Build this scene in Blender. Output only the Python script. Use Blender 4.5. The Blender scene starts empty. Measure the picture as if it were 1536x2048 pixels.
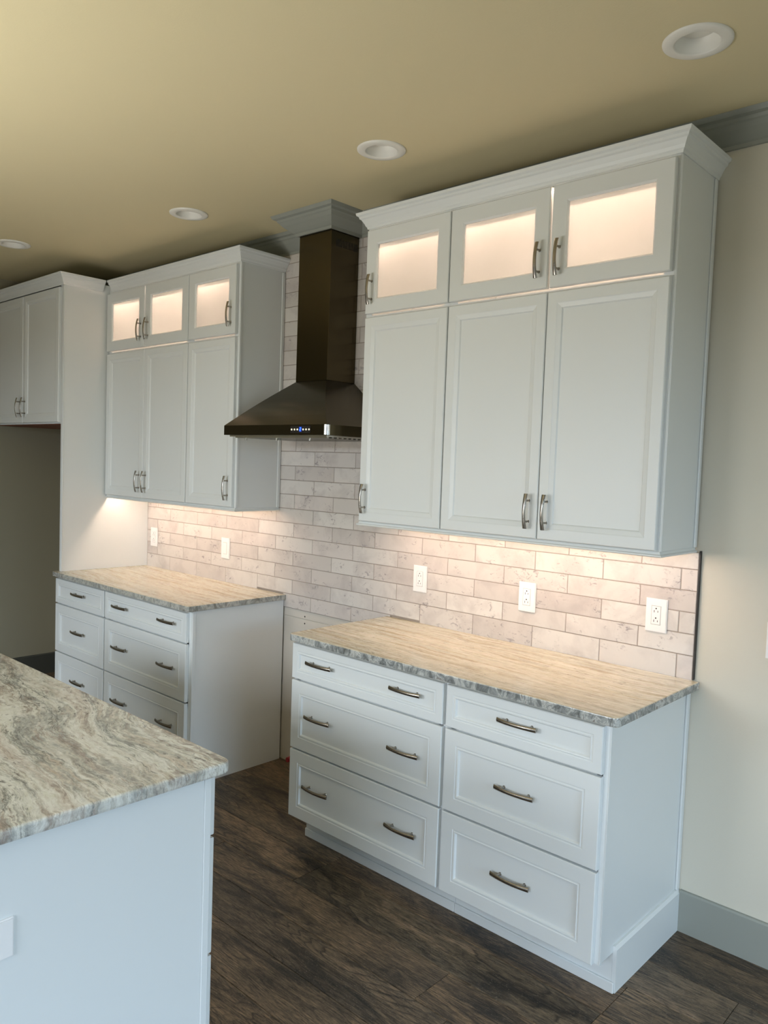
import bpy, bmesh, math, random
from mathutils import Vector, Matrix
random.seed(7)
C = bpy.context.scene.collection
S = bpy.context.scene

# ------------------------------------------------------------ camera, light, exposure
cam_d = bpy.data.cameras.new('camera'); cam = bpy.data.objects.new('camera', cam_d); C.objects.link(cam)
r_ = Vector((0.73278199, 0.67954721, 0.03530066)); u_ = Vector((-0.06611859, 0.01947444, 0.99762171)); f_ = Vector((-0.67724359, 0.73337326, -0.05920122))
M3 = Matrix((r_, u_, -f_)).transposed()
cam.matrix_world = Matrix.Translation((0.612, -2.778, 1.6328)) @ M3.to_4x4()
cam_d.sensor_fit = 'HORIZONTAL'; cam_d.sensor_width = 36.0; cam_d.lens = 36.0 * 1574.39 / 1536.0
cam_d.clip_start = 0.02
S.camera = cam
S.view_settings.view_transform = 'Standard'; S.view_settings.look = 'None'
S.view_settings.exposure = 0.0; S.view_settings.gamma = 1.0; S.view_settings.use_curve_mapping = False

w = bpy.data.worlds.new('daylight'); S.world = w; w.use_nodes = True
wb = w.node_tree.nodes['Background']; wb.inputs[0].default_value = (0.7, 0.85, 1.0, 1); wb.inputs[1].default_value = 0.15

def area(name, loc, target, sx, sy, power, col, spread=180):
    d = bpy.data.lights.new(name, 'AREA'); d.shape = 'RECTANGLE'; d.size = sx; d.size_y = sy; d.energy = power; d.color = col
    d.spread = math.radians(spread)
    o = bpy.data.objects.new(name, d); C.objects.link(o); o.location = loc
    o.rotation_euler = (Vector(target) - Vector(loc)).to_track_quat('-Z', 'Y').to_euler(); return o
# open sky high outside the glass openings of the rear and right walls: the window heads shade the upper part of the room
area('sky_rear_right', (0.9, -8.2, 3.6), (0.6, -1.0, 0.5), 4.5, 3.0, 930, (0.72, 0.81, 0.96))
area('sky_rear_left', (-2.6, -8.2, 3.6), (-2.8, -1.0, 0.5), 4.0, 3.0, 960, (0.80, 0.87, 0.97))
area('sky_right', (6.6, -2.4, 3.6), (0, -1.8, 0.5), 4.6, 3.0, 980, (0.46, 0.66, 0.93))
area('ground_right', (3.75, -2.6, 1.2), (0.0, -1.6, 0.6), 2.6, 1.4, 16, (0.9, 1.0, 0.95), 140)
# unseen fill light behind the camera, added to brighten the ceiling; no known lamp
area('ceiling_fill', (-2.0, -3.0, 1.35), (-1.7, -2.4, 3.0), 1.8, 0.7, 37, (1.0, 0.98, 0.92))

# ------------------------------------------------------------ helpers
def tag(o, label, cat, group=None):
    o['label'] = label; o['category'] = cat
    if group: o['group'] = group
    return o
def thing(name, label, cat, loc, group=None, rz=0):
    o = bpy.data.objects.new(name, None); C.objects.link(o); o.empty_display_size = 0.05
    o.location = loc; o.rotation_euler = (0, 0, rz); return tag(o, label, cat, group)
def link_mesh(name, me, parent=None, loc=(0, 0, 0), rot=(0, 0, 0), kind=None):
    o = bpy.data.objects.new(name, me); C.objects.link(o); o.location = loc; o.rotation_euler = rot
    if parent: o.parent = parent
    if kind: o['kind'] = kind
    return o
class MB:
    def __init__(s): s.v = []; s.f = []; s.sm = []; s.mi = []
    def add(s, vs, fs, smooth=False, m=0):
        n = len(s.v); s.v += [tuple(v) for v in vs]
        for f in fs: s.f.append(tuple(i + n for i in f)); s.sm.append(smooth); s.mi.append(m)
    def box(s, x0, x1, y0, y1, z0, z1, b=0.0, m=0):
        if b <= 0:
            v = [(x, y, z) for x in (x0, x1) for y in (y0, y1) for z in (z0, z1)]
            s.add(v, [(0, 1, 3, 2), (4, 6, 7, 5), (0, 4, 5, 1), (2, 3, 7, 6), (0, 2, 6, 4), (1, 5, 7, 3)], m=m); return
        bm = bmesh.new(); bmesh.ops.create_cube(bm, size=1)
        for v in bm.verts:
            v.co = ((x0 + x1) / 2 + v.co.x * (x1 - x0), (y0 + y1) / 2 + v.co.y * (y1 - y0), (z0 + z1) / 2 + v.co.z * (z1 - z0))
        bmesh.ops.bevel(bm, geom=bm.edges[:], offset=b, segments=1, affect='EDGES')
        s.bm(bm, m=m)
    def bm(s, bm, smooth=False, m=0):
        bm.verts.ensure_lookup_table(); bm.verts.index_update()
        s.add([v.co[:] for v in bm.verts], [[v.index for v in f.verts] for f in bm.faces], smooth, m); bm.free()
    def cyl(s, p0, p1, r0, r1=None, n=16, caps=True, smooth=True, m=0):
        r1 = r0 if r1 is None else r1
        p0 = Vector(p0); p1 = Vector(p1); d = (p1 - p0).normalized()
        a = d.orthogonal().normalized(); b = d.cross(a)
        vs = []
        for p, r in ((p0, r0), (p1, r1)):
            for i in range(n):
                t = 2 * math.pi * i / n; vs.append(p + (a * math.cos(t) + b * math.sin(t)) * r)
        s.add(vs, [(i, (i + 1) % n, n + (i + 1) % n, n + i) for i in range(n)], smooth, m)
        if caps: s.add(vs, [tuple(reversed(range(n))), tuple(range(n, 2 * n))], False, m)
    def lathe(s, prof, n=40, c=(0, 0, 0), m=0):           # prof: (r, z) around z
        vs = []
        for r, z in prof:
            for i in range(n):
                t = 2 * math.pi * i / n; vs.append((c[0] + r * math.cos(t), c[1] + r * math.sin(t), c[2] + z))
        fs = []
        for k in range(len(prof) - 1):
            for i in range(n): fs.append((k * n + i, k * n + (i + 1) % n, (k + 1) * n + (i + 1) % n, (k + 1) * n + i))
        s.add(vs, fs, True, m)
    def mesh(s, name, *mats):
        me = bpy.data.meshes.new(name); me.from_pydata(s.v, [], s.f)
        for m in mats: me.materials.append(m)
        for p, sm, mi in zip(me.polygons, s.sm, s.mi): p.use_smooth = sm; p.material_index = mi
        bm = bmesh.new(); bm.from_mesh(me); bmesh.ops.recalc_face_normals(bm, faces=bm.faces); bm.to_mesh(me); bm.free()
        me.update(); return me
    def build(s, name, mats, parent=None, loc=(0, 0, 0), rot=(0, 0, 0), kind=None):
        if not isinstance(mats, (list, tuple)): mats = [mats]
        return link_mesh(name, s.mesh(name, *mats), parent, loc, rot, kind)
def boxo(name, dims, mat, parent=None, loc=(0, 0, 0), b=0.0, kind=None):
    m = MB(); m.box(*dims, b=b); return m.build(name, mat, parent, loc, kind=kind)

def sweep(path, prof, side=1, cap=True):
    """prof: list of (out, z); path: xy points; out is to the right of travel for side=1; mitred corners"""
    m = MB(); n = len(path); k = len(prof); P = [Vector((p[0], p[1])) for p in path]; vs = []
    for i in range(n):
        def nrm(a, b):
            d = (b - a).normalized(); return Vector((d.y, -d.x)) * side
        if i == 0: mt = nrm(P[0], P[1])
        elif i == n - 1: mt = nrm(P[-2], P[-1])
        else:
            a = nrm(P[i - 1], P[i]); b = nrm(P[i], P[i + 1]); mt = (a + b) / (1 + a.dot(b))
        for o, z in prof: q = P[i] + mt * o; vs.append((q.x, q.y, z))
    fs = []
    for i in range(n - 1):
        for j in range(k):
            fs.append((i * k + j, i * k + (j + 1) % k, (i + 1) * k + (j + 1) % k, (i + 1) * k + j))
    if cap: fs += [tuple(range(k)), tuple(reversed(range((n - 1) * k, n * k)))]
    m.add(vs, fs); return m

def panel(wd, ht, t, prof, glass=False):
    """front facing -y, back at y=0; prof: (inset, y) rings from the outside in"""
    m = MB(); rings = [(0, 0.0)] + list(prof); vs = []
    for ins, y in rings: vs += [(ins, y, ins), (wd - ins, y, ins), (wd - ins, y, ht - ins), (ins, y, ht - ins)]
    fs = []
    for k in range(len(rings) - 1):
        for i in range(4): fs.append((k * 4 + i, k * 4 + (i + 1) % 4, (k + 1) * 4 + (i + 1) % 4, (k + 1) * 4 + i))
    L = (len(rings) - 1) * 4
    if glass:                                              # open centre: close ring back to outer ring
        for i in range(4): fs.append((L + i, L + (i + 1) % 4, (i + 1) % 4, i))
    else:
        fs += [(L, L + 1, L + 2, L + 3), (0, 1, 2, 3)]
    m.add(vs, fs); return m

# ------------------------------------------------------------ materials
def lin(r, g, b):
    f = lambda c: (c / 255 / 12.92) if c <= 10 else ((c / 255 + 0.055) / 1.055) ** 2.4
    return (f(r), f(g), f(b), 1)
def mat(name, col, rough=0.5, metal=0.0, spec=0.5, emit=None, es=0.0, bump=None):
    m = bpy.data.materials.new(name); m.use_nodes = True; nt = m.node_tree; b = nt.nodes['Principled BSDF']
    b.inputs['Base Color'].default_value = col if len(col) == 4 else (*col, 1)
    b.inputs['Roughness'].default_value = rough; b.inputs['Metallic'].default_value = metal; b.inputs['Specular IOR Level'].default_value = spec
    if emit: b.inputs['Emission Color'].default_value = (*emit, 1); b.inputs['Emission Strength'].default_value = es
    if bump:
        sc, st, dist = bump
        tc = nt.nodes.new('ShaderNodeTexCoord'); nz = nt.nodes.new('ShaderNodeTexNoise'); nz.inputs['Scale'].default_value = sc; nz.inputs['Detail'].default_value = 4
        bp = nt.nodes.new('ShaderNodeBump'); bp.inputs['Strength'].default_value = st; bp.inputs['Distance'].default_value = dist
        nt.links.new(tc.outputs['Object'], nz.inputs['Vector']); nt.links.new(nz.outputs['Fac'], bp.inputs['Height']); nt.links.new(bp.outputs[0], b.inputs['Normal'])
    return m
class NT:
    def __init__(s, m): s.nt = m.node_tree; s.b = s.nt.nodes['Principled BSDF']
    def n(s, t, **k):
        q = s.nt.nodes.new('ShaderNode' + t)
        for a, v in k.items():
            if a.startswith('i_'): q.inputs[a[2:].replace('_', ' ')].default_value = v
            else: setattr(q, a, v)
        return q
    def l(s, a, b): s.nt.links.new(a, b)
    def ramp(s, fac, stops, interp='LINEAR'):
        q = s.nt.nodes.new('ShaderNodeValToRGB'); cr = q.color_ramp; cr.interpolation = interp
        while len(cr.elements) > 1: cr.elements.remove(cr.elements[-1])
        cr.elements[0].position = stops[0][0]; cr.elements[0].color = stops[0][1]
        for p, c in stops[1:]: e = cr.elements.new(p); e.color = c
        s.l(fac, q.inputs[0]); return q.outputs['Color']
    def mix(s, fac, a, b, mode='MIX'):
        q = s.nt.nodes.new('ShaderNodeMix'); q.data_type = 'RGBA'; q.blend_type = mode
        for sock, v in ((q.inputs[0], fac), (q.inputs[6], a), (q.inputs[7], b)):
            if hasattr(v, 'is_output'): s.l(v, sock)
            else: sock.default_value = v
        return q.outputs[2]
    def math(s, op, a, b=None, clamp=False):
        q = s.nt.nodes.new('ShaderNodeMath'); q.operation = op; q.use_clamp = clamp
        for sock, v in ((q.inputs[0], a), (q.inputs[1], b)):
            if v is None: continue
            if hasattr(v, 'is_output'): s.l(v, sock)
            else: sock.default_value = v
        return q.outputs[0]
    def noise(s, vec, scale, detail=4, rough=0.55, dist=0.0):
        q = s.nt.nodes.new('ShaderNodeTexNoise'); q.inputs['Scale'].default_value = scale; q.inputs['Detail'].default_value = detail
        q.inputs['Roughness'].default_value = rough; q.inputs['Distortion'].default_value = dist; s.l(vec, q.inputs['Vector']); return q
    def mapping(s, vec, scale=(1, 1, 1), loc=(0, 0, 0), rot=(0, 0, 0)):
        q = s.nt.nodes.new('ShaderNodeMapping'); q.inputs['Scale'].default_value = scale; q.inputs['Location'].default_value = loc; q.inputs['Rotation'].default_value = rot
        s.l(vec, q.inputs['Vector']); return q.outputs[0]

WHITE = mat('cabinet_paint', lin(226, 229, 228), 0.38, bump=(60, 0.04, 0.002))
INNER = mat('cabinet_interior', lin(232, 226, 216), 0.5)
CEIL = mat('ceiling_paint', lin(216, 204, 166), 0.9, bump=(180, 0.15, 0.002))
WALL = mat('wall_paint', lin(212, 207, 192), 0.8, bump=(160, 0.15, 0.002))
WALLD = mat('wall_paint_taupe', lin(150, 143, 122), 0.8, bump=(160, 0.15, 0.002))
TRIM = mat('trim_paint_grey', lin(150, 153, 145), 0.45)
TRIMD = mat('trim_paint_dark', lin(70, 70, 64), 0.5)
PLASTIC = mat('white_plastic', lin(240, 238, 236), 0.3)
DARK = mat('dark_hole', (0.01, 0.01, 0.01, 1), 0.6)
NICKEL = mat('brushed_nickel', (0.36, 0.33, 0.29, 1), 0.24, 1.0)
GROUT = mat('grout', lin(150, 139, 129), 0.9, bump=(300, 0.3, 0.002))
BLACKTR = mat('black_edge_trim', (0.012, 0.009, 0.007, 1), 0.4)
CANW = mat('light_trim_white', lin(232, 230, 222), 0.45)
RED = mat('red_plastic', lin(150, 25, 30), 0.4)
CHROME = mat('polished_steel', (0.7, 0.68, 0.64, 1), 0.15, 1.0)
LED = mat('led_strip_light', (1, 1, 1, 1), emit=(1.0, 0.73, 0.56), es=54)
LEDG = mat('cabinet_led_light', (1, 1, 1, 1), emit=(1.0, 0.70, 0.52), es=44)
BLUE = mat('blue_display', (0.0, 0.02, 0.3, 1), emit=(0.05, 0.15, 1.0), es=4)
DOT = mat('button_dots', lin(230, 225, 200), 0.3, emit=(1.0, 0.95, 0.8), es=0.6)
PLY = mat('raw_plywood', lin(120, 70, 45), 0.7)

def black_steel():
    m = mat('black_stainless', (0.095, 0.078, 0.046, 1), 0.30, 1.0); t = NT(m)
    tc = t.n('TexCoord'); v = t.mapping(tc.outputs['Object'], (2, 2, 900))
    nz = t.noise(v, 1.0, 2); bp = t.n('Bump', i_Strength=0.008, i_Distance=0.0005)
    t.l(nz.outputs['Fac'], bp.inputs['Height']); t.l(bp.outputs[0], t.b.inputs['Normal'])
    r = t.math('MULTIPLY_ADD', nz.outputs['Fac'], 0.05); t.nt.nodes[-1].inputs[2].default_value = 0.20
    t.l(r, t.b.inputs['Roughness']); return m
STEEL = black_steel()

def glass_mat():
    m = bpy.data.materials.new('clear_glass'); m.use_nodes = True; nt = m.node_tree; nt.nodes.clear()
    o = nt.nodes.new('ShaderNodeOutputMaterial'); mx = nt.nodes.new('ShaderNodeMixShader'); tr = nt.nodes.new('ShaderNodeBsdfTransparent')
    gl = nt.nodes.new('ShaderNodeBsdfGlossy'); gl.inputs['Roughness'].default_value = 0.02; fr = nt.nodes.new('ShaderNodeLayerWeight'); pw = nt.nodes.new('ShaderNodeMath'); pw.operation = 'POWER'; pw.inputs[1].default_value = 4.0; md = nt.nodes.new('ShaderNodeMath'); md.operation = 'MULTIPLY_ADD'; md.inputs[1].default_value = 0.8; md.inputs[2].default_value = 0.035; nt.links.new(fr.outputs['Facing'], pw.inputs[0]); nt.links.new(pw.outputs[0], md.inputs[0])
    tr.inputs[0].default_value = (0.96, 0.97, 0.96, 1)
    nt.links.new(md.outputs[0], mx.inputs[0]); nt.links.new(tr.outputs[0], mx.inputs[1]); nt.links.new(gl.outputs[0], mx.inputs[2]); nt.links.new(mx.outputs[0], o.inputs[0])
    return m
GLASS = glass_mat()
def frosted_mat():
    m = bpy.data.materials.new('frosted_glass'); m.use_nodes = True; nt = m.node_tree; nt.nodes.clear()
    o = nt.nodes.new('ShaderNodeOutputMaterial'); m1 = nt.nodes.new('ShaderNodeMixShader'); m2 = nt.nodes.new('ShaderNodeMixShader')
    tr = nt.nodes.new('ShaderNodeBsdfTransparent'); tl = nt.nodes.new('ShaderNodeBsdfTranslucent'); gl = nt.nodes.new('ShaderNodeBsdfGlossy')
    tr.inputs[0].default_value = (0.96, 0.96, 0.96, 1); tl.inputs[0].default_value = (0.95, 0.95, 0.95, 1); gl.inputs['Roughness'].default_value = 0.12
    m1.inputs[0].default_value = 0.35; m2.inputs[0].default_value = 0.03
    nt.links.new(tl.outputs[0], m1.inputs[1]); nt.links.new(tr.outputs[0], m1.inputs[2]); nt.links.new(m1.outputs[0], m2.inputs[1]); nt.links.new(gl.outputs[0], m2.inputs[2]); nt.links.new(m2.outputs[0], o.inputs[0])
    return m
FROST = frosted_mat()

def granite(name, seed, flow, warp, fine, calm, edge_k):
    """calm: 0 strong swirled contrast .. 1 fine pale streaks"""
    m = mat(name, (0.6, 0.55, 0.48, 1), 0.16, 0, 0.5); t = NT(m)
    tc = t.n('TexCoord'); v0 = t.mapping(tc.outputs['Object'], loc=(seed, seed * 0.37, 0), rot=(0, 0, flow))
    def warped(vec, scale, detail, amp):
        n_ = t.noise(vec, scale, detail, 0.6); o_ = t.n('VectorMath', operation='SUBTRACT'); t.l(n_.outputs['Color'], o_.inputs[0]); o_.inputs[1].default_value = (0.5, 0.5, 0.5)
        q = t.n('VectorMath', operation='MULTIPLY'); t.l(o_.outputs[0], q.inputs[0]); q.inputs[1].default_value = amp
        a = t.n('VectorMath', operation='ADD'); t.l(vec, a.inputs[0]); t.l(q.outputs[0], a.inputs[1]); return a.outputs[0]
    v = warped(v0, 1.1, 2, (0.1, warp, 0.03)); v = warped(v, 5.0, 3, (0.06, fine, 0.02)); v = warped(v, 24.0, 4, (0.02, fine * 0.38, 0.01))
    K = 1.0 - 0.45 * calm
    ys = 10 + 14 * calm
    s1 = t.noise(t.mapping(v, (1.5, ys, 1.5)), 1.0, 12, 0.74).outputs['Fac']
    base = t.ramp(s1, [(0.30, lin(134, 126, 116)), (0.38, lin(188, 182, 170)), (0.44, lin(220, 217, 206)), (0.50, lin(236, 236, 228)), (0.55, lin(186, 184, 174)), (0.61, lin(214, 204, 190)), (0.70, lin(236, 233, 222))])
    if calm > 0.5: base = t.ramp(s1, [(0.30, lin(140, 124, 98)), (0.40, lin(188, 174, 144)), (0.47, lin(210, 200, 174)), (0.53, lin(224, 218, 198)), (0.58, lin(190, 178, 150)), (0.64, lin(216, 206, 182)), (0.75, lin(228, 222, 206))])
    def layer(c, off, yk, lo, mid, hi, amt, col, xk=1.8, det=12, ro=0.73):
        f = t.noise(t.mapping(v, (xk, yk, 2), off), 1.0, det, ro).outputs['Fac']
        return t.mix(t.ramp(f, [(lo, (0, 0, 0, 1)), (mid, (amt, amt, amt, 1)), (hi, (0, 0, 0, 1))]), c, col)
    c = base
    if calm < 0.5:
        c = layer(c, (3, 1, 0), 7, 0.50, 0.58, 0.66, 0.7, lin(152, 154, 150), 1.2)          # broad grey-green bands
        c = layer(c, (9, 4, 0), 13, 0.53, 0.575, 0.62, 0.6, lin(146, 124, 110))               # mauve-brown veins
        c = layer(c, (1, 8, 0), 9, 0.50, 0.60, 0.68, 0.55, lin(204, 190, 178), 1.3)           # pinkish beige
        c = layer(c, (5, 14, 0), 12, 0.54, 0.58, 0.62, 0.95, lin(236, 236, 226))              # white
        c = layer(c, (7, 3, 0), 17, 0.565, 0.585, 0.61, 0.7, lin(96, 98, 94), 1.6)            # thin dark lines
    else:
        c = layer(c, (3, 1, 0), 26, 0.53, 0.58, 0.63, 0.45, lin(150, 140, 122), 1.2)
        c = layer(c, (9, 4, 0), 34, 0.55, 0.585, 0.62, 0.5, lin(154, 126, 96))
        c = layer(c, (5, 14, 0), 30, 0.52, 0.57, 0.62, 0.7, lin(236, 226, 208))
    # isotropic crystal mottling
    mo = t.noise(t.mapping(v, (30, 60, 40)), 1.0, 8, 0.75).outputs['Fac']
    c = t.mix(0.45 * K, c, t.ramp(mo, [(0.36, lin(96, 94, 90)), (0.5, lin(188, 188, 188)), (0.62, lin(248, 246, 238))]), 'OVERLAY')
    sp = t.noise(t.mapping(v, (34, 80, 50)), 1.0, 5, 0.65).outputs['Fac']; band = t.noise(t.mapping(v, (1.5, 6, 2), (2, 7, 0)), 1.0, 4).outputs['Fac']
    k = t.math('MULTIPLY', t.ramp(sp, [(0.60, (0, 0, 0, 1)), (0.65, (1, 1, 1, 1))]), t.ramp(band, [(0.42, (0.15, 0.15, 0.15, 1)), (0.6, (1, 1, 1, 1))]))
    c = t.mix(t.math('MULTIPLY', k, 0.8 * K), c, lin(70, 66, 64))
    # sawn edge: the vertical sides cut through the layers and read greyer
    geo = t.n('NewGeometry'); sep = t.n('SeparateXYZ'); t.l(geo.outputs['Normal'], sep.inputs[0])
    side = t.ramp(t.math('ABSOLUTE', sep.outputs['Z']), [(0.3, (1, 1, 1, 1)), (0.85, (0, 0, 0, 1))])
    eb = t.noise(t.mapping(tc.outputs['Object'], (19, 19, 13), (seed, 0, 0), (0, 0.5, 0.4)), 1.0, 7, 0.72, 1.4).outputs['Fac']
    edge = t.ramp(eb, [(0.34, lin(46, 54, 62)), (0.43, lin(104, 112, 118)), (0.50, lin(140, 146, 148)), (0.57, lin(204, 206, 204)), (0.61, lin(120, 124, 126)), (0.68, lin(120, 100, 92))])
    c = t.mix(t.math('MULTIPLY', side, edge_k), c, edge)
    t.l(c, t.b.inputs['Base Color'])
    bp = t.n('Bump', i_Strength=0.04, i_Distance=0.002); t.l(mo, bp.inputs['Height']); t.l(bp.outputs[0], t.b.inputs['Normal'])
    return m
GRAN_I = granite('granite_island', 3.3, 0.10, 0.30, 0.055, 0.0, 0.25)
GRAN_R = granite('granite_right', 11.7, 0.03, 0.12, 0.03, 1.0, 0.85)
GRAN_L = granite('granite_left', 21.2, 0.08, 0.22, 0.04, 0.8, 0.7)

def tile_mat():
    m = mat('marbled_ceramic', (0.7, 0.66, 0.62, 1), 0.22, 0, 0.5); t = NT(m)
    tc = t.n('TexCoord'); oi = t.n('ObjectInfo'); cb = t.n('CombineXYZ')
    for i, k in enumerate((37.0, 91.0, 13.0)): t.l(t.math('MULTIPLY', oi.outputs['Random'], k), cb.inputs[i])
    ad = t.n('VectorMath', operation='ADD'); t.l(tc.outputs['Object'], ad.inputs[0]); t.l(cb.outputs[0], ad.inputs[1]); v = ad.outputs[0]
    base = t.ramp(oi.outputs['Random'], [(0, lin(206, 200, 194)), (0.35, lin(218, 213, 207)), (0.7, lin(200, 193, 187)), (1, lin(214, 206, 200))])
    big = t.noise(v, 7, 5, 0.6, 0.4).outputs['Fac']; c = t.mix(t.ramp(big, [(0.46, (0, 0, 0, 1)), (0.72, (0.55, 0.55, 0.55, 1))]), base, lin(168, 160, 158))
    # short blurred purple-grey smudges
    sm = t.noise(t.mapping(v, (28, 28, 46)), 1.0, 6, 0.7, 1.2).outputs['Fac']; ms = t.noise(v, 9, 3, 0.5).outputs['Fac']
    k = t.math('MULTIPLY', t.ramp(sm, [(0.56, (0, 0, 0, 1)), (0.63, (1, 1, 1, 1))]), t.ramp(ms, [(0.50, (0, 0, 0, 1)), (0.60, (1, 1, 1, 1))]))
    c = t.mix(t.math('MULTIPLY', k, 0.6), c, lin(118, 106, 112)); t.l(c, t.b.inputs['Base Color'])
    wv = t.noise(v, 16, 2).outputs['Fac']; bp = t.n('Bump', i_Strength=0.12, i_Distance=0.004); t.l(wv, bp.inputs['Height']); t.l(bp.outputs[0], t.b.inputs['Normal'])
    return m
TILE = tile_mat()

def wood_mat():
    m = mat('dark_oak_plank', (0.1, 0.07, 0.05, 1), 0.42, 0, 0.45); t = NT(m)
    tc = t.n('TexCoord'); oi = t.n('ObjectInfo'); cb = t.n('CombineXYZ')
    for i, k in enumerate((53.0, 17.0, 7.0)): t.l(t.math('MULTIPLY', oi.outputs['Random'], k), cb.inputs[i])
    ad = t.n('VectorMath', operation='ADD'); t.l(tc.outputs['Object'], ad.inputs[0]); t.l(cb.outputs[0], ad.inputs[1]); v = ad.outputs[0]
    tone = t.ramp(oi.outputs['Random'], [(0, lin(96, 79, 61)), (0.25, lin(126, 103, 78)), (0.5, lin(102, 88, 70)), (0.75, lin(134, 110, 84)), (1, lin(84, 74, 62))])
    # blotchy dark and light zones drawn out along the plank
    z = t.noise(t.mapping(v, (2.2, 9, 1)), 1.0, 9, 0.7, 0.7).outputs['Fac']
    c = t.mix(t.ramp(z, [(0.38, (1, 1, 1, 1)), (0.54, (0, 0, 0, 1))]), tone, lin(46, 40, 34))
    c = t.mix(t.ramp(z, [(0.58, (0, 0, 0, 1)), (0.74, (0.7, 0.7, 0.7, 1))]), c, lin(160, 132, 106))
    # cathedral grain: rings of a distorted field
    f = t.noise(t.mapping(v, (0.9, 6.5, 1), (4, 2, 0)), 1.0, 2, 0.4, 0.25).outputs['Fac']
    ring = t.math('FRACT', t.math('MULTIPLY', f, 34.0))
    rg = t.ramp(ring, [(0.0, (0, 0, 0, 1)), (0.12, (1, 1, 1, 1)), (0.3, (0.2, 0.2, 0.2, 1)), (0.9, (0, 0, 0, 1))])
    zone = t.noise(t.mapping(v, (2.0, 5, 1), (8, 8, 0)), 1.0, 3).outputs['Fac']
    c = t.mix(t.math('MULTIPLY', t.math('MULTIPLY', rg, t.ramp(zone, [(0.40, (0, 0, 0, 1)), (0.54, (1, 1, 1, 1))])), 0.85), c, lin(28, 24, 20))
    g = t.noise(t.mapping(v, (22, 190, 1)), 1.0, 6, 0.7).outputs['Fac']
    c = t.mix(1.0, c, t.ramp(g, [(0.34, (0.1, 0.1, 0.1, 1)), (0.64, (0.86, 0.86, 0.86, 1))]), 'OVERLAY')
    sp = t.noise(t.mapping(v, (160, 300, 1)), 1.0, 2).outputs['Fac']; c = t.mix(t.math('MULTIPLY', t.ramp(sp, [(0.62, (0, 0, 0, 1)), (0.7, (1, 1, 1, 1))]), 0.35), c, lin(165, 152, 134))
    t.l(c, t.b.inputs['Base Color'])
    bp = t.n('Bump', i_Strength=0.25, i_Distance=0.002); t.l(g, bp.inputs['Height']); t.l(bp.outputs[0], t.b.inputs['Normal'])
    return m
WOOD = wood_mat()

# ------------------------------------------------------------ the room
H = 2.8266; XL = -5.13; XR = 3.4; YR = -5.1
boxo_floor = boxo('floor', (XL, XR, YR, 0.0, -0.08, -0.007), mat('floor_underlay', lin(24, 20, 17), 0.8), kind='structure')
row = 0; y1 = -0.0801; npl = 0
edges = [0.0]
while y1 > YR: edges.append(y1); y1 -= 0.178
edges.append(YR)
rnd = random.Random(11)
offs = {4: -1.641, 3: -0.419, 5: -0.86, 6: -1.95, 7: -0.55}
for i in range(len(edges) - 1):
    ya, yb = edges[i + 1], edges[i]
    x = XL - rnd.random() * 1.2
    if i in offs:
        x = offs[i]
        while x > XL: x -= 1.22
    while x < XR:
        a = max(x, XL); b = min(x + 1.22, XR)
        if b - a > 0.03:
            m = MB(); g = 0.0007; c = 0.0012
            vs = [(a + g, ya + g, -0.0068), (b - g, ya + g, -0.0068), (b - g, yb - g, -0.0068), (a + g, yb - g, -0.0068),
                  (a + g, ya + g, -c), (b - g, ya + g, -c), (b - g, yb - g, -c), (a + g, yb - g, -c),
                  (a + g + c, ya + g + c, 0), (b - g - c, ya + g + c, 0), (b - g - c, yb - g - c, 0), (a + g + c, yb - g - c, 0)]
            cx, cy = (a + b) / 2, (ya + yb) / 2
            vs = [(p[0] - cx, p[1] - cy, p[2]) for p in vs]
            fs = [(3, 2, 1, 0), (8, 9, 10, 11)]
            for k in range(4): fs += [(k, (k + 1) % 4, 4 + (k + 1) % 4, 4 + k), (4 + k, 4 + (k + 1) % 4, 8 + (k + 1) % 4, 8 + k)]
            m.add(vs, fs); m.build('plank', WOOD, boxo_floor, (cx, cy, 0)); npl += 1
        x += 1.22

LIGHTS = [(-0.3073, -0.5799), (-1.5084, -0.5674), (-2.790, -0.5754), (-4.1118, -0.8794)]
bm = bmesh.new()
def loop(pts):
    vs = [bm.verts.new((p[0], p[1], H)) for p in pts]
    return [bm.edges.new((vs[i], vs[(i + 1) % len(vs)])) for i in range(len(vs))]
es = loop([(XL - 0.1, YR - 0.1), (XR + 0.1, YR - 0.1), (XR + 0.1, 0.1), (XL - 0.1, 0.1)])
for lx, ly in LIGHTS: es += loop([(lx + 0.075 * math.cos(t * math.pi / 16), ly + 0.075 * math.sin(t * math.pi / 16)) for t in range(32)])
bmesh.ops.triangle_fill(bm, use_beauty=True, use_dissolve=False, edges=es)
ret = bmesh.ops.extrude_face_region(bm, geom=bm.faces[:])
for v in [g for g in ret['geom'] if isinstance(g, bmesh.types.BMVert)]: v.co.z += 0.08
m = MB(); m.bm(bm); m.build('ceiling', CEIL, kind='structure')

boxo('wall_back', (XL - 0.1, XR + 0.1, 0.0, 0.1, -0.08, H), WALL, kind='structure')
boxo('wall_left', (XL - 0.1, XL, YR, 0.0, -0.08, H), WALLD, kind='structure')
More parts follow.
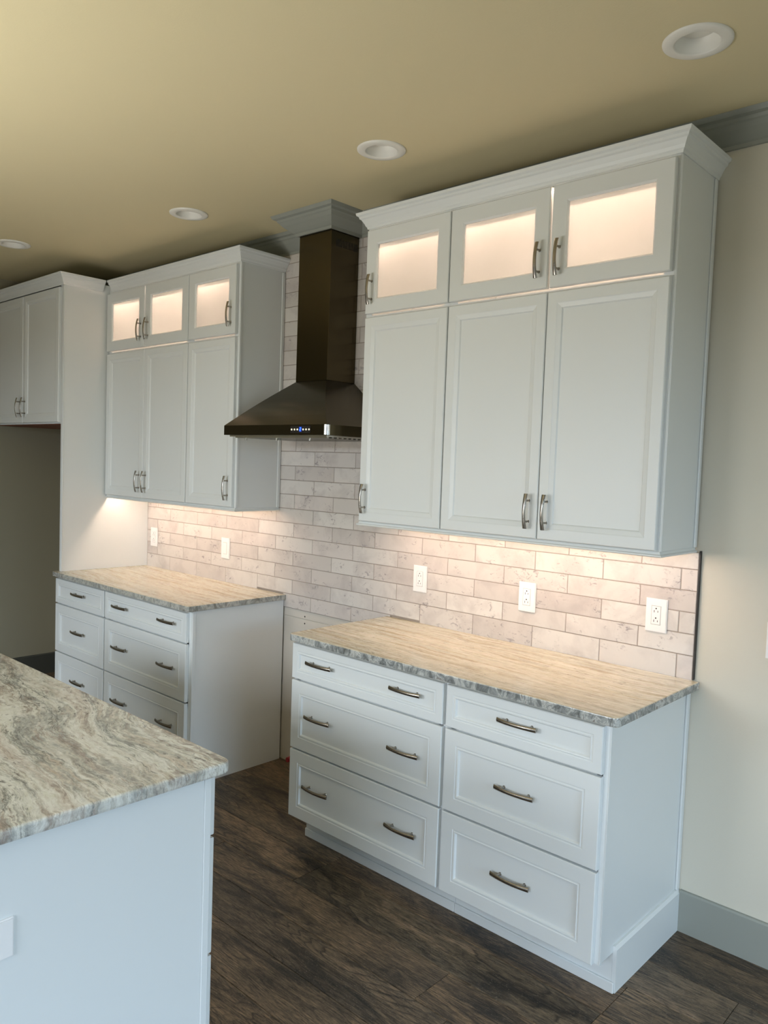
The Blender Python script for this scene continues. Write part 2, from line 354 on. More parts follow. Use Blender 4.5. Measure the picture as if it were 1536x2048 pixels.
# right wall with its window opening, rear wall with two glass-door openings (behind the camera)
m = MB()
m.box(XR, XR + 0.1, YR, -4.5, -0.08, H); m.box(XR, XR + 0.1, -1.1, 0, -0.08, H); m.box(XR, XR + 0.1, -4.5, -1.1, -0.08, 0.5); m.box(XR, XR + 0.1, -4.5, -1.1, 2.3, H)
m.build('wall_right', WALL, kind='structure')
m = MB()
for a, b in ((XL, -3.6), (-1.6, -0.5), (2.3, XR)): m.box(a, b, YR - 0.1, YR, -0.08, H)
for a, b in ((-3.6, -1.6), (-0.5, 2.3)): m.box(a, b, YR - 0.1, YR, -0.08, 0.05); m.box(a, b, YR - 0.1, YR, 2.35, H)
m.build('wall_rear', WALL, kind='structure')
def window(n, axis, a, b, z0, z1, pos, mull):
    m = MB(); t = 0.05
    def bx(p, q, c, d):
        if axis == 'x': m.box(p, q, pos - 0.06, pos - 0.01, c, d)
        else: m.box(pos + 0.01, pos + 0.06, p, q, c, d)
    bx(a, a + t, z0, z1); bx(b - t, b, z0, z1); bx(a + t, b - t, z0, z0 + t); bx(a + t, b - t, z1 - t, z1)
    for k in range(1, mull): xx = a + (b - a) * k / mull; bx(xx - t / 2, xx + t / 2, z0 + t, z1 - t)
    f = m.build('window_%d' % n, PLASTIC, kind='structure')
    g = MB()
    if axis == 'x': g.box(a + t, b - t, pos - 0.04, pos - 0.034, z0 + t, z1 - t)
    else: g.box(pos + 0.034, pos + 0.04, a + t, b - t, z0 + t, z1 - t)
    g.build('pane', GLASS, f)
window(1, 'x', -3.6, -1.6, 0.05, 2.35, YR, 2); window(2, 'x', -0.5, 2.3, 0.05, 2.35, YR, 3); window(3, 'y', -4.5, -1.1, 0.5, 2.3, XR, 3)

# crown moulding that follows the wall and wraps the hood chimney
CHL, CHR, CHY = -2.396, -2.169, -0.20
HZ0 = 2.735
crown = [(0, HZ0), (0.010, HZ0), (0.012, HZ0 + 0.012), (0.020, HZ0 + 0.016), (0.034, HZ0 + 0.026), (0.056, HZ0 + 0.044), (0.068, HZ0 + 0.058), (0.074, HZ0 + 0.062), (0.078, HZ0 + 0.072), (0.092, HZ0 + 0.076), (0.100, H - 0.0005), (0, H - 0.0005)]
e = 0.004
sweep([(XL, 0), (CHL - e, 0), (CHL - e, CHY - e), (CHR + e, CHY - e), (CHR + e, 0), (XR, 0)], crown).build('trim_1', TRIM, kind='structure')
def base_prof(h, t=0.014): return [(0, 0.0), (t, 0.0), (t, h - 0.006), (t - 0.004, h), (0, h)]
sweep([(-0.434, 0), (XR, 0)], base_prof(0.15)).build('baseboard_right', TRIM, kind='structure')
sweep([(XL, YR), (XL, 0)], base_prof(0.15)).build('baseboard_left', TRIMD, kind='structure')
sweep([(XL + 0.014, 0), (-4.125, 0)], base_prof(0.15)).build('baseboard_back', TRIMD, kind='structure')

# ------------------------------------------------------------ tiled backsplash, every tile its own piece
BS = thing('backsplash', 'cream marbled subway tile backsplash covering the wall behind the cabinets and hood', 'backsplash', (-2.26, 0, 0.845))
bx0, bx1 = -4.0745, -0.4345
m = MB(); m.box(bx0, bx1, -0.0106, -0.0005, 0.9142, 1.366); m.box(-2.672, -1.878, -0.0106, -0.0005, 0.845, 0.915); m.box(-2.76, -1.80, -0.0106, -0.0005, 1.366, 2.735)
m.build('grout_bed', GROUT, BS, (2.26, 0, -0.845))
TP = 0.0768; TW = 0.3005; Z0 = 0.9215
tilecache = {}
def tile(x0, x1, z0, z1):
    if x1 - x0 < 0.008 or z1 - z0 < 0.008: return
    key = (round(x1 - x0, 4), round(z1 - z0, 4)); g = 0.0016
    if key not in tilecache:
        m = MB(); w2, h2 = key[0] / 2 - g, key[1] / 2 - g; c = 0.0012
        vs = [(-w2, 0, -h2), (w2, 0, -h2), (w2, 0, h2), (-w2, 0, h2), (-w2, -0.004, -h2), (w2, -0.004, -h2), (w2, -0.004, h2), (-w2, -0.004, h2),
              (-w2 + c, -0.0053, -h2 + c), (w2 - c, -0.0053, -h2 + c), (w2 - c, -0.0053, h2 - c), (-w2 + c, -0.0053, h2 - c)]
        fs = [(0, 1, 2, 3), (11, 10, 9, 8)]
        for k in range(4): fs += [(k, 4 + k, 4 + (k + 1) % 4, (k + 1) % 4), (4 + k, 8 + k, 8 + (k + 1) % 4, 4 + (k + 1) % 4)]
        m.add(vs, fs); tilecache[key] = m.mesh('tile', TILE)
    link_mesh('tile', tilecache[key], BS, ((x0 + x1) / 2 + 2.26, -0.0068, (z0 + z1) / 2 - 0.845), (rnd.uniform(-.002, .002), 0, rnd.uniform(-.0012, .0012)))
k = -1
while True:
    za, zb = Z0 + k * TP, Z0 + (k + 1) * TP
    if za > 2.72: break
    zb = min(zb, 2.734)
    if k == -1: xa, xb = -2.671, -1.879
    elif za < 1.37: xa, xb = bx0 + 0.001, bx1
    else: xa, xb = -2.757, -1.803
    if k == -1: za = 0.846
    j = -0.494 if k % 2 == 0 else -0.643
    xs = [xb]; x = j
    while x > xa: 
        if x < xb: xs.append(x)
        x -= TW
    xs.append(xa)
    za2 = 0.905 if k == 0 else za
    for a, b in zip(xs[1:], xs[:-1]): tile(a, b, za if (a < -1.879 and b > -2.671) else za2, min(zb, 1.367) if (k == 5 and a > -0.66) else zb)
    k += 1
boxo('edge_trim', (-0.434, -0.4292, -0.0128, -0.0005, 0.9155, 1.372), BLACKTR, BS, (2.26, 0, -0.845))

# ------------------------------------------------------------ handles
def handle_mesh(length, cc, vertical):
    m = MB(); n = 14; hw = 0.0070; t = 0.0050; vs = []
    for i in range(n + 1):
        s = -1 + 2 * i / n; x = s * length / 2; y = -(0.020 + 0.0105 * (1 - s * s)); w_ = hw * (0.92 + 0.25 * s * s)
        for dy, dz in ((0, -w_), (-t * 0.6, -w_ * 0.9), (-t, 0), (-t * 0.6, w_ * 0.9), (0, w_), (t * 0.3, 0)): vs.append((x, y + dy, dz))
    fs = []
    for i in range(n):
        for j in range(6): fs.append((i * 6 + j, i * 6 + (j + 1) % 6, (i + 1) * 6 + (j + 1) % 6, (i + 1) * 6 + j))
    m.add(vs, fs, True); m.add(vs, [tuple(range(6)), tuple(reversed(range(n * 6, n * 6 + 6)))])
    for sg in (-1, 1):
        s = sg * cc / length; y = -(0.020 + 0.0105 * (1 - s * s))
        m.cyl((sg * cc / 2, 0, 0), (sg * cc / 2, y - 0.001, 0), 0.0042, 0.0036, 10); m.cyl((sg * cc / 2, 0, 0), (sg * cc / 2, -0.002, 0), 0.006, 0.005, 12)
    if vertical: m.v = [(z, y, x) for x, y, z in m.v]
    return m.mesh('handle', NICKEL)
HV = handle_mesh(0.127, 0.076, True); HH = handle_mesh(0.150, 0.096, False)

BIG = [(0.0, -0.016), (0.002, -0.019), (0.046, -0.019), (0.049, -0.0165), (0.052, -0.0165), (0.055, -0.0185), (0.058, -0.0185), (0.066, -0.010)]
def dprof(b, t=0.019):
    return [(0.0, -(t - 0.003)), (0.0025, -t), (b - 0.016, -t), (b - 0.014, -(t - 0.002)), (b - 0.010, -(t - 0.002)), (b - 0.008, -(t - 0.0002)), (b - 0.004, -(t - 0.001)), (b, -(t - 0.008))]
def uprof(b, t=0.019):
    return [(0.0, -(t - 0.003)), (0.0025, -t), (b - 0.022, -t), (b - 0.019, -(t - 0.0015)), (b - 0.004, -(t - 0.005)), (b, -(t - 0.010))]
def gprof(b, t=0.019):
    return [(0.0, -(t - 0.003)), (0.0025, -t), (b - 0.006, -t), (b, -(t - 0.005)), (b, -0.002), (b, 0.0)]

# ------------------------------------------------------------ base cabinets with drawers
BF = -0.592                                              # frame face; drawer faces at BF - 0.02
def base_unit(label, x0, x1, cols, side=None, back=-0.012, rz=0, loc=None, yf=BF, zt=0.8835, two=True, sidepanel=None):
    """x0..x1 cabinet extents; drawers one column; local origin at the cabinet's left front bottom"""
    dep = abs(yf - back); W = x1 - x0
    L = loc or (x0, yf, 0)
    t = thing('base_cabinet', label, 'cabinet', L, 'base cabinets', rz)
    m = MB()                                             # body: sides, back, bottom, face frame
    p = 0.018
    m.box(0, p, 0.001, dep, 0.128, zt); m.box(W - p, W, 0.001, dep, 0.128, zt); m.box(p, W - p, dep - 0.01, dep, 0.128, zt)
    m.box(p, W - p, 0.02, dep - 0.01, 0.128, 0.146); m.box(p, W - p, 0.001, 0.019, 0.128, 0.146); m.box(p, W - p, 0.001, 0.019, zt - 0.03, zt); m.box(p, W - p, 0.001, 0.019, 0.70, 0.735); m.box(p, W - p, 0.001, 0.019, 0.405, 0.44)
    m.box(p, p + 0.02, 0.001, 0.019, 0.146, zt - 0.03); m.box(W - p - 0.02, W - p, 0.001, 0.019, 0.146, zt - 0.03)
    m.box(0.0, W, 0.093, 0.108, 0.0, 0.128); m.box(0.0, p, 0.108, dep, 0, 0.128); m.box(W - p, W, 0.108, dep, 0, 0.128)
    m.build('body', WHITE, t)
    a, b = cols
    for z0, z1, bd in ((0.7235, 0.872, 0.046), (0.4255, 0.7155, 0.066), (0.1285, 0.4180, 0.066)):
        d = panel(b - a, z1 - z0, 0.019, dprof(bd)).build('drawer', WHITE, t, (a, 0, z0))
        zc = (z1 - z0) / 2 + (0.008 if bd > 0.05 else 0.008)
        hx = [(b - a) * 0.5] if not two else [(b - a) * 0.5 - 0.234, (b - a) * 0.5 + 0.234]
        for h in hx: link_mesh('handle', HH, d, (h, -0.0105 if True else 0, zc))
    return t
# right run
t = base_unit('three-drawer white base cabinet with paired handles, left half of right-hand run', -1.890, -1.065, (0.003, 0.815), two=True)
shoe = boxo('shoe_moulding', (0, 0.825, 0.084, 0.0925, 0.0, 0.035), WHITE, t, b=0.002)
t = base_unit('narrower white base cabinet with one centred handle per drawer, beside bare wall', -1.064, -0.447, (0.004, 0.602), two=False)
boxo('shoe_moulding', (0, 0.628, 0.084, 0.0925, 0.0, 0.035), WHITE, t, b=0.002)
sw = sweep([(0.6175, 0.0935), (0.6175, 0.590)], [(0, 0), (0.013, 0), (0.013, 0.140), (0.006, 0.150), (0, 0.150)]); sw.build('side_skirting', WHITE, t)
boxo('scribe_moulding', (0.6175, 0.6255, 0.567, 0.590, 0.151, 0.8835), WHITE, t, b=0.002)
boxo('corner_bead', (0.6175, 0.6205, 0.001, 0.012, 0.128, 0.8835), WHITE, t)
# left run
t = base_unit('narrow white base cabinet with one handle per drawer, beside the empty refrigerator space', -4.118, -3.505, (0.006, 0.606), two=False)
t = base_unit('wide white base cabinet with two handles per drawer, left of range gap', -3.504, -2.668, (0.006, 0.816), two=True)
boxo('end_panel', (0.836, 0.842, 0.022, 0.579, 0.0, 0.8835), WHITE, t)
boxo('corner_stile', (0.836, 0.845, 0.001, 0.021, 0.0, 0.8835), WHITE, t, b=0.0015)

# ------------------------------------------------------------ countertops
def slab(name, label, pts, z0, z1, matl, loc, rad, bev=0.004):
    """pts with a flag for rounding"""
    out = []
    n = len(pts)
    for i, (x, y, rd) in enumerate(pts):
        if not rd: out.append((x, y)); continue
        p = Vector((x, y)); a = (Vector(pts[i - 1][:2]) - p).normalized(); b = (Vector(pts[(i + 1) % n][:2]) - p).normalized(); r = rad
        c = p + (a + b) * r
        for k in range(7):
            th = k / 6 * math.pi / 2; q = c - b * r * math.cos(th) - a * r * math.sin(th); out.append((q.x, q.y))
    bm = bmesh.new(); vs = [bm.verts.new((x - loc[0], y - loc[1], z0 - loc[2])) for x, y in out]; f = bm.faces.new(vs)
    r = bmesh.ops.extrude_face_region(bm, geom=[f])
    for v in [g for g in r['geom'] if isinstance(g, bmesh.types.BMVert)]: v.co.z += z1 - z0
    ed = [e for e in bm.edges if abs(e.verts[0].co.z - e.verts[1].co.z) < 1e-6]
    bmesh.ops.bevel(bm, geom=ed, offset=bev, segments=3, affect='EDGES', profile=0.5)
    m = MB(); m.bm(bm); o = m.build(name, matl, None, loc)
    return o
ZC0, ZC1 = 0.8845, 0.914
o = slab('countertop', '', [(-1.896, -0.6304, 1), (-0.4085, -0.6304, 1), (-0.4085, -0.0125, 0), (-1.896, -0.0125, 0)], ZC0, ZC1, GRAN_R, (-1.15, -0.32, ZC0), 0.022)
tag(o, 'tan streaked granite countertop on the right-hand base cabinets', 'countertop')
o = slab('countertop', '', [(-4.1205, -0.6304, 1), (-2.645, -0.6304, 1), (-2.645, -0.0125, 0), (-4.1205, -0.0125, 0)], ZC0, ZC1, GRAN_L, (-3.38, -0.32, ZC0), 0.012)
tag(o, 'granite countertop on the left base cabinets, between tall white panel and range gap', 'countertop')

# ------------------------------------------------------------ wall cabinets
UF = -0.305
def upper(label, x0, x1, z0, z1, doors, glass=False, group=None, yf=UF, led=False):
    W = x1 - x0; Hh = z1 - z0; dep = -yf - 0.014 if x0 > -4.2 else -yf - 0.002
    t = thing('wall_cabinet', label, 'cabinet', (x0, yf, z0), group)
    p = 0.016; m = MB()
    zb = 0.02 if not glass else 0.0
    m.box(0, p, 0.001, dep, 0, Hh); m.box(W - p, W, 0.001, dep, 0, Hh); m.box(p, W - p, dep - 0.008, dep, zb, Hh)
    m.box(p, W - p, 0.001, dep - 0.008, zb, zb + p if not glass else 0.006); m.box(p, W - p, 0.001, dep - 0.008, Hh - p - (0.04 if glass else 0), Hh - (0.04 if glass else 0))
    if not glass:
        m.box(p, W - p, 0.001, 0.019, 0, zb); m.box(p, p + 0.02, 0.001, 0.019, zb + p, Hh - p); m.box(W - p - 0.02, W - p, 0.001, 0.019, zb + p, Hh - p)
    else:
        m.box(p, W - p, 0.001, 0.019, Hh - 0.04, Hh); m.box(p, p + 0.018, 0.001, 0.019, 0.006, Hh - 0.056); m.box(W - p - 0.018, W - p, 0.001, 0.019, 0.006, Hh - 0.056)
    m.build('body', INNER if False else WHITE, t)
    for a, b, za, zb_, hx in doors:
        a -= x0; b -= x0; za -= z0; zb_ -= z0
        if glass: d = panel(b - a, zb_ - za, 0.019, gprof(0.063), True).build('door', WHITE, t, (a, -0.002, za))
        else: d = panel(b - a, zb_ - za, 0.019, uprof(0.060)).build('door', WHITE, t, (a, 0, za))
        w_ = b - a; hh = zb_ - za
        if hx is not None:
            px = 0.035 if hx == 'L' else w_ - 0.035
            link_mesh('handle', HV, d, (px, -0.019, 0.098))
        if glass:
            g = MB(); g.add([(0.0632, -0.008, 0.0632), (w_ - 0.0632, -0.008, 0.0632), (w_ - 0.0632, -0.008, hh - 0.0632), (0.0632, -0.008, hh - 0.0632)], [(0, 1, 2, 3)]); g.build('glass', FROST, d)
    if glass:
        l = MB(); l.box(p + 0.02, W - p - 0.02, 0.022, 0.034, Hh - 0.0605, Hh - 0.0565); l.build('light_strip', LEDG, t)
    if led:
        l = MB(); l.box(p + 0.01, W - p - 0.01, 0.024, 0.036, 0.012, 0.0195); l.build('light_strip', LED, t)
    return t
ZL0, ZL1, ZG0, ZG1 = 1.3845, 2.2675, 2.268, 2.6905
GU = 'upper cabinets on the tiled wall'
upper('single-door white wall cabinet with plain panel, right beside the range hood', -1.818, -1.3515, ZL0, ZL1, [(-1.806, -1.354, 1.3875, 2.2635, 'L')], group=GU, led=True)
upper('two-door white wall cabinet with plain panels, above the three outlets at right', -1.351, -0.455, ZL0, ZL1, [(-1.348, -0.906, 1.3875, 2.2635, 'R'), (-0.902, -0.4605, 1.3875, 2.2635, 'L')], group=GU, led=True)
upper('small lit glass-front cabinet with one door, just right of the hood chimney', -1.818, -1.3515, ZG0, ZG1, [(-1.806, -1.354, 2.280, 2.632, 'L')], True, 'lit glass-front cabinets')
upper('lit glass-front cabinet with two doors at the top of the right-hand stack', -1.351, -0.455, ZG0, ZG1, [(-1.348, -0.908, 2.280, 2.632, 'R'), (-0.898, -0.4605, 2.280, 2.632, 'L')], True, 'lit glass-front cabinets')
upper('two-door white wall cabinet with plain panels, beside the tall white panel at left', -4.070, -3.1625, ZL0, ZL1, [(-4.062, -3.618, 1.3875, 2.2635, 'R'), (-3.614, -3.166, 1.3875, 2.2635, 'L')], group=GU, led=True)
upper('single-door white wall cabinet with plain panel, left of the range hood', -3.162, -2.728, ZL0, ZL1, [(-3.158, -2.736, 1.3875, 2.2635, 'R')], group=GU, led=True)
upper('lit glass-front cabinet with two doors beside the refrigerator cabinet', -4.070, -3.1625, ZG0, ZG1, [(-4.062, -3.622, 2.280, 2.632, 'R'), (-3.612, -3.166, 2.280, 2.632, 'L')], True, 'lit glass-front cabinets')
upper('lit glass-front cabinet with one door, left of the hood chimney', -3.162, -2.728, ZG0, ZG1, [(-3.158, -2.736, 2.280, 2.632, 'R')], True, 'lit glass-front cabinets')
# side panels / scribe mouldings of the exposed ends
for nm, x, lab in (('end_panel', -0.4545, 'tall white side panel at the right end of the right-hand wall cabinets'), ('end_panel', -2.7275, 'tall white side panel facing the hood on the left-hand wall cabinets')):
    t = thing('side_panel', lab, 'panel', (x, -0.15, ZL0)); m = MB()
    m.box(0, 0.004, -0.154, 0.136, 0, ZG1 - ZL0 - 0.045); m.build('sheet', WHITE, t)
    m = MB(); m.box(0.0042, 0.011, 0.116, 0.136, 0.0, 2.643 - ZL0, b=0.002); m.build('scribe_moulding', WHITE, t)
    m = MB(); m.box(0.0042, 0.007, -0.154, -0.142, 0.0, 2.643 - ZL0, b=0.001); m.build('corner_bead', WHITE, t)
# cabinet crowns
K0, K1 = 2.6455, 2.711
kp = [(0, K0), (0.004, K0), (0.006, K0 + 0.008), (0.010, K0 + 0.012), (0.014, K0 + 0.022), (0.024, K0 + 0.038), (0.030, K0 + 0.042), (0.032, K0 + 0.050), (0.040, K0 + 0.055), (0.042, K1), (0, K1)]
def crown_thing(label, path, loc):
    t = thing('cabinet_crown', label, 'moulding', loc)
    sweep([(a - loc[0], b - loc[1]) for a, b in path], [(o_, z - loc[2]) for o_, z in kp]).build('moulding', WHITE, t); return t
dF = UF - 0.0005
crown_thing('white crown moulding on top of the right-hand cabinets', [(-1.8185, -0.014), (-1.8185, dF), (-0.4502, dF), (-0.4502, -0.001)], (-1.13, dF, K0))
t = crown_thing('white crown moulding on top of the left-hand glass-front cabinets', [(-4.031, dF), (-2.7232, dF), (-2.7232, -0.014)], (-3.38, dF, K0))
def rail(label, path, loc):
    Z1 = ZL0 - 0.0005; z = 1.3655
    pr = [(-0.012, z), (0.004, z), (0.008, z + 0.003), (0.008, z + 0.007), (0.002, z + 0.010), (-0.001, Z1), (-0.012, Z1)]
    t = thing('light_rail', label, 'moulding', loc)
    sweep([(a - loc[0], b - loc[1]) for a, b in path], [(o_, q - loc[2]) for o_, q in pr]).build('moulding', WHITE, t)
rail('thin white light rail under the right-hand wall cabinets', [(-1.818, -0.014), (-1.818, UF - 0.003), (-0.4500, UF - 0.003), (-0.4500, -0.014)], (-1.13, UF, 1.3655))
rail('thin white light rail under the left-hand wall cabinets', [(-4.070, UF - 0.003), (-2.7235, UF - 0.003), (-2.7235, -0.014)], (-3.38, UF, 1.3655))

# refrigerator surround
FY = -0.590
t = thing('refrigerator_surround', 'tall white panel between the refrigerator space and left countertop', 'panel', (-4.09, -0.3, ZC1))
m = MB(); m.box(-0.008, 0.0145, FY + 0.3, 0.299, 0.0005, 2.6905 - ZC1); m.build('board', WHITE, t)
m = MB(); m.box(-0.009, 0.0175, FY + 0.3 - 0.006, FY + 0.3 - 0.0003, 0.0005, 2.645 - ZC1, b=0.0015); m.build('front_stile', WHITE, t)
t = upper('two-door white cabinet high above the empty refrigerator space', -5.128, -4.0985, 1.817, 2.6905, [(-5.105, -4.625, 1.826, 2.636, 'R'), (-4.619, -4.112, 1.826, 2.636, 'L')], group=None, yf=FY)
t.name = 'refrigerator_cabinet'
boxo('underside', (0.017, 1.012, 0.02, 0.58, -0.004, -0.0005), PLY, t)['label'] = 'raw brown wood underside'
crown_thing('white crown moulding on top of the refrigerator cabinet', [(-5.128, FY - 0.007), (-4.0720, FY - 0.007), (-4.0720, UF - 0.046)], (-4.6, FY, K0))

# ------------------------------------------------------------ range hood
t = thing('range_hood', 'black stainless chimney range hood above the empty range gap', 'hood', (-2.2625, -0.0075, 1.755))
ox, oy, oz = -2.2625, -0.0075, 1.755
m = MB(); m.box(CHL - ox, CHR - ox, CHY - oy, -0.0055, 2.028 - oz, 2.760 - oz, b=0.002); ch = m.build('chimney', STEEL, t)
m = MB()
for k in range(14):
    y = -0.165 + k * 0.0105; m.box(CHR - ox - 0.0005, CHR - ox + 0.0006, y - oy, y + 0.0045 - oy, 2.664 - oz, 2.700 - oz)
m.build('vent_slots', DARK, ch)
m = MB(); vs = []; N = 10; HL, HR, HY = -2.634, -1.891, -0.45
for i in range(N + 1):
    s = i / N; e1 = s; e2 = s ** 1.0
    xl = CHL + (HL - CHL) * e1; xr = CHR + (HR - CHR) * e1; yf = CHY + (HY - CHY) * s - 0.010 * math.sin(s * math.pi); z = 2.028 + (1.801 - 2.028) * s
    vs += [(xl - ox, -0.0055, z - oz), (xl - ox, yf - oy, z - oz), (xr - ox, yf - oy, z - oz), (xr - ox, -0.0055, z - oz)]
fs = []
for i in range(N):
    for j in range(4): fs.append((i * 4 + j, i * 4 + (j + 1) % 4, (i + 1) * 4 + (j + 1) % 4, (i + 1) * 4 + j))
m.add(vs, fs, False); cn = m.build('canopy', STEEL, t)
m = MB(); r = 0.018; pts = [(HL, -0.0135), (HL, HY)]
for k in range(9): th = k / 8 * math.pi / 2; pts.append((HR - r + r * math.sin(th), HY + r - r * math.cos(th)))
pts.append((HR, -0.0135)); n = len(pts)
vs = [(x - ox, y - oy, z) for z in (0.0, 0.046) for x, y in pts]
m.add(vs, [(i, (i + 1) % n, n + (i + 1) % n, n + i) for i in range(n)] + [tuple(range(n)), tuple(range(n, 2 * n))]); lip = m.build('lip', STEEL, t)
m = MB(); cs = [(HR - r + (r + .001) * math.sin(k / 8 * math.pi / 2), HY + r - (r + .001) * math.cos(k / 8 * math.pi / 2)) for k in range(9)]
vs = [(x - ox, y - oy, z) for z in (0.001, 0.045) for x, y in cs]; m.add(vs, [(i, i + 1, 10 + i, 9 + i) for i in range(8)], True)
m.build('corner_cap', CHROME, lip)['label'] = 'polished silver corner'
m = MB(); m.box(-2.130 - ox, -1.995 - ox, HY - oy - 0.0012, HY - oy - 0.0002, 0.008, 0.040); cp = m.build('control_panel', BLACKTR, t)
for k in range(7):
    x = -2.120 + k * 0.0195 - ox; m = MB()
    if k == 3:                                         # digit 2 on a blue display
        m.box(x - 0.008, x + 0.008, HY - oy - 0.0018, HY - oy - 0.0012, 0.014, 0.036); m.build('display', mat('display_dark_blue', (0.0, 0.01, 0.12, 1), 0.3, emit=(0.0, 0.05, 0.7), es=0.5), cp)
        m = MB(); a, b = x - 0.005, x + 0.005; ty0, ty1 = HY - oy - 0.0022, HY - oy - 0.0018; s_ = 0.002
        m.box(a, b, ty0, ty1, 0.031, 0.033); m.box(b - s_, b, ty0, ty1, 0.026, 0.031); m.box(a, b, ty0, ty1, 0.024, 0.026); m.box(a, a + s_, ty0, ty1, 0.019, 0.024); m.box(a, b, ty0, ty1, 0.017, 0.019)
        m.build('digit', BLUE, cp)
    else:
        m.cyl((x, HY - oy - 0.0012, 0.024), (x, HY - oy - 0.0030, 0.024), 0.0042, n=12); m.build('button', DOT, cp)
m = MB(); m.box(HL + 0.02 - ox, HR - 0.02 - ox, HY + 0.02 - oy, -0.025 - oy, -0.007, -0.0005)
for k in range(13): y = HY + 0.04 + k * 0.03; m.box(HL + 0.04 - ox, HR - 0.04 - ox, y - oy, y + 0.012 - oy, -0.012, -0.007)
m.build('baffle_filter', CHROME, t)
for hx in (-2.500, -2.268, -2.035):
    m = MB(); m.cyl((hx - ox, HY + 0.034 - oy, -0.012), (hx - ox, HY + 0.034 - oy, -0.024), 0.005, 0.006, 12); m.build('filter_knob', CHROME, t)

# ------------------------------------------------------------ recessed ceiling lights
for (lx, ly), lab in zip(LIGHTS, ('largest unlit white recessed ceiling light, at the top right above the cabinets', 'unlit white recessed ceiling light left of the right-hand cabinet crown', 'unlit white recessed ceiling light above the left-hand glass-front cabinets', 'unlit white recessed ceiling light cut off by the left edge of the photo')):
    t = thing('recessed_light', lab, 'light', (lx, ly, H), 'recessed ceiling lights')
    m = MB(); m.lathe([(0.0931, -0.0003), (0.0925, -0.004), (0.088, -0.0065), (0.064, -0.008), (0.060, -0.006), (0.060, -0.001)], 48); m.build('trim_ring', CANW, t)
    m = MB(); m.lathe([(0.0598, -0.005), (0.056, 0.012), (0.050, 0.030), (0.047, 0.033)], 48); m.build('baffle', CANW, t)
    m = MB(); m.lathe([(0.048, 0.032), (0.040, 0.029), (0.025, 0.026), (0.0005, 0.025)], 48); m.build('lens', CANW, t)

# ------------------------------------------------------------ outlets and switches
def plate(x, z, kind, label, y=-0.0138, wd=0.080, ht=0.121, rz=0, xx=None):
    t = thing('wall_outlet' if kind != 'switch' else 'wall_switch', label, 'outlet' if kind != 'switch' else 'switch', (x, y, z) if xx is None else xx, None, rz)
    m = MB(); bm = bmesh.new(); bmesh.ops.create_cube(bm, size=1)
    for v in bm.verts: v.co = (v.co.x * wd, (v.co.y - 0.5) * 0.006, v.co.z * ht)
    bmesh.ops.bevel(bm, geom=[e for e in bm.edges if e.verts[0].co.y < -0.003 and e.verts[1].co.y < -0.003], offset=0.0028, segments=2, affect='EDGES')
    m.bm(bm); m.build('face_plate', PLASTIC, t)
    if kind == 'blank': return t
    m = MB(); m.box(-0.0168, 0.0168, -0.0075, -0.0055, -0.0335, 0.0335, b=0.001); ins = m.build('insert' if kind != 'switch' else 'rocker', PLASTIC, t)
    m = MB(); m.box(-0.0178, 0.0178, -0.0062, -0.0059, -0.0345, 0.0345); m.build('insert_gap', mat('gap_grey', lin(150, 146, 142), 0.6) if 'gap_grey' not in bpy.data.materials else bpy.data.materials['gap_grey'], t)
    if kind == 'outlet':
        m = MB()
        for s in (-0.0175, 0.0175):
            m.box(-0.0078, -0.0058, -0.0078, -0.0072, s - 0.001, s + 0.0075); m.box(0.0058, 0.0078, -0.0078, -0.0072, s, s + 0.0065); m.cyl((0, -0.0072, s - 0.0075), (0, -0.0078, s - 0.0075), 0.0027, n=10)
            # the two receptacles are mounted ground pin up
        m.v = [(a, b, -c) for a, b, c in m.v]; m.build('slots', DARK, ins)
    m = MB()
    for s in (-0.047, 0.047): m.cyl((0, -0.0058, s), (0, -0.0066, s), 0.003, n=10)
    m.build('screw', PLASTIC, t); return t
plate(-0.5745, 1.1245, 'outlet', 'white duplex outlet nearest the right end of the tiles')
plate(-1.1225, 1.1145, 'outlet', 'white duplex outlet in the middle of the three above the right countertop')
plate(-1.6975, 1.1180, 'outlet', 'white duplex outlet above the left end of the right countertop')
plate(-3.198, 1.1130, 'switch', 'white rocker switch above the middle of the left countertop')
plate(-3.982, 1.1110, 'outlet', 'white outlet above the left countertop, next to the tall white panel')
plate(-0.160, 1.0985, 'switch', 'white switch plate on the bare wall at the right edge', y=-0.001)

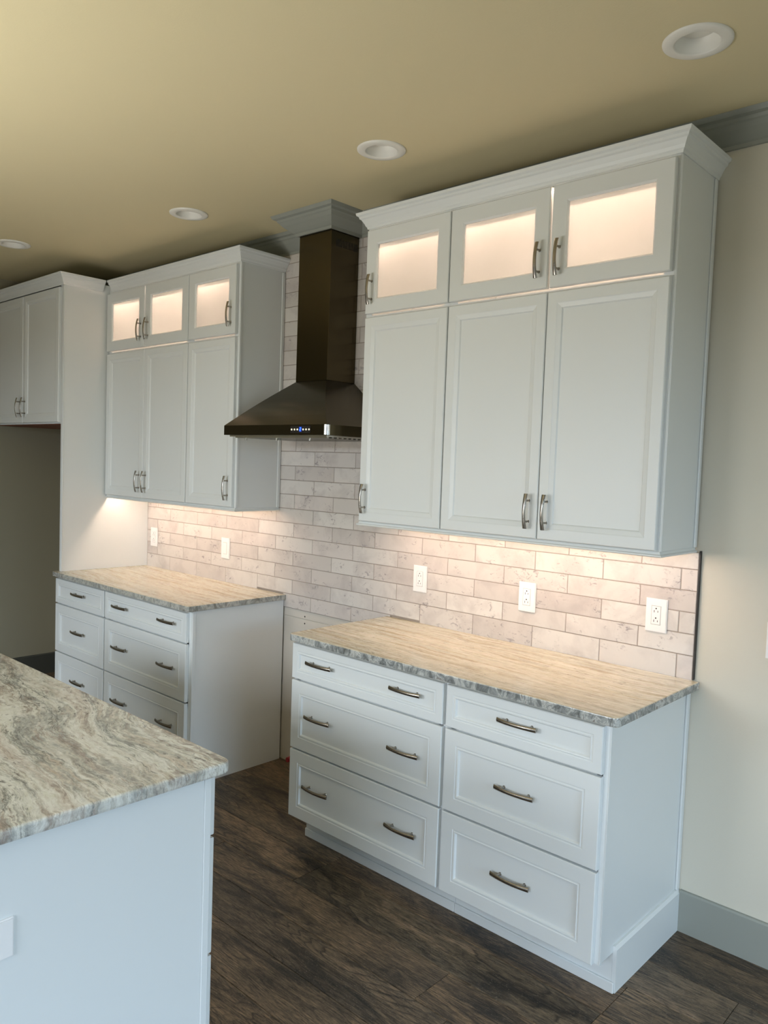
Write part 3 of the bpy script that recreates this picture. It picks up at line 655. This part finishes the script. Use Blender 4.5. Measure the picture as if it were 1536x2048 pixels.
# ------------------------------------------------------------ range gap: rough wall patch and gas stub
t = thing('wall_patch', 'bare drywall strip with screw holes under the tiles in the range gap', 'wall patch', (-2.27, -0.001, 0.80))
m = MB(); m.box(-0.395, 0.385, -0.004, 0.0, 0.003, 0.044); PATCH = mat('bare_drywall', lin(200, 194, 184), 0.85, bump=(40, 0.4, 0.003)); m.build('board_strip', PATCH, t)
m = MB(); m.box(-0.395, 0.385, -0.0035, 0.0, -0.79, 0.0); m.build('board_sheet', PATCH, t)
for z in (0.015, -0.022):
    m = MB(); m.cyl((-0.224, -0.0042, z), (-0.224, -0.0048, z), 0.0045, n=12); m.build('screw_hole', DARK, t)
t = thing('gas_stub', 'short capped red pipe stub low in the range gap', 'pipe', (-2.30, -0.006, 0.16))
m = MB(); m.cyl((0, 0, 0), (0, -0.235, 0), 0.008, n=16); m.build('pipe', NICKEL, t)
m = MB(); m.cyl((0, -0.235, 0), (0, -0.262, 0), 0.014, 0.012, 16); m.box(-0.004, 0.03, -0.255, -0.247, -0.006, 0.004, b=0.001); m.build('cap', RED, t)

# ------------------------------------------------------------ island
IX, IY = -0.8927, -1.650
IL, IB = -3.10, -2.76
o = slab('countertop', '', [(IX, IY, 1), (IL, IY, 1), (IL, IB, 1), (IX, IB, 1)], ZC0, ZC1, GRAN_I, ((IX + IL) / 2, (IY + IB) / 2, ZC0), 0.028, 0.007)
tag(o, 'large swirled white, grey and brown granite countertop on the kitchen island', 'countertop')
t = thing('kitchen_island', 'white kitchen island with drawers, under the swirled granite in the lower left', 'island', (-0.933, -1.687, 0))
W = 2.10
m = MB(); m.box(-W, 0, -1.03, -0.0005, 0.105, ZC0 - 0.0008); m.box(-W + 0.02, -0.0, -1.0, -0.075, 0, 0.105); m.build('body', WHITE, t)
m = MB(); m.box(0.0003, 0.006, -1.0305, -0.020, 0.0, ZC0 - 0.001); m.build('end_panel', WHITE, t)
m = MB(); m.box(0.0003, 0.0085, -0.0195, -0.0005, 0.0, ZC0 - 0.001, b=0.0015); m.build('corner_stile', WHITE, t)
for c0, c1 in ((-0.70, -0.004), (-1.40, -0.704), (-2.095, -1.404)):
    for z0, z1, bd in ((0.7235, 0.872, 0.046), (0.4255, 0.7155, 0.066), (0.1285, 0.4180, 0.066)):
        p = panel(c1 - c0, z1 - z0, 0.019, dprof(bd)); d = p.build('drawer', WHITE, t, (c1, 0.0, z0), (0, 0, math.pi))
        for h in (0.5 - 0.234 / 0.7, 0.5 + 0.234 / 0.7): link_mesh('handle', HH, d, ((c1 - c0) * h, -0.0105, (z1 - z0) / 2))
tt = plate(0, 0, 'outlet', 'white outlet plate on the island end, cut off by the left edge', wd=0.121, ht=0.080, rz=math.pi / 2, xx=(-0.9268, -2.211, 0.679))
print('planks', npl, 'tiles', len([o for o in C.objects if o.name.startswith('tile')]))
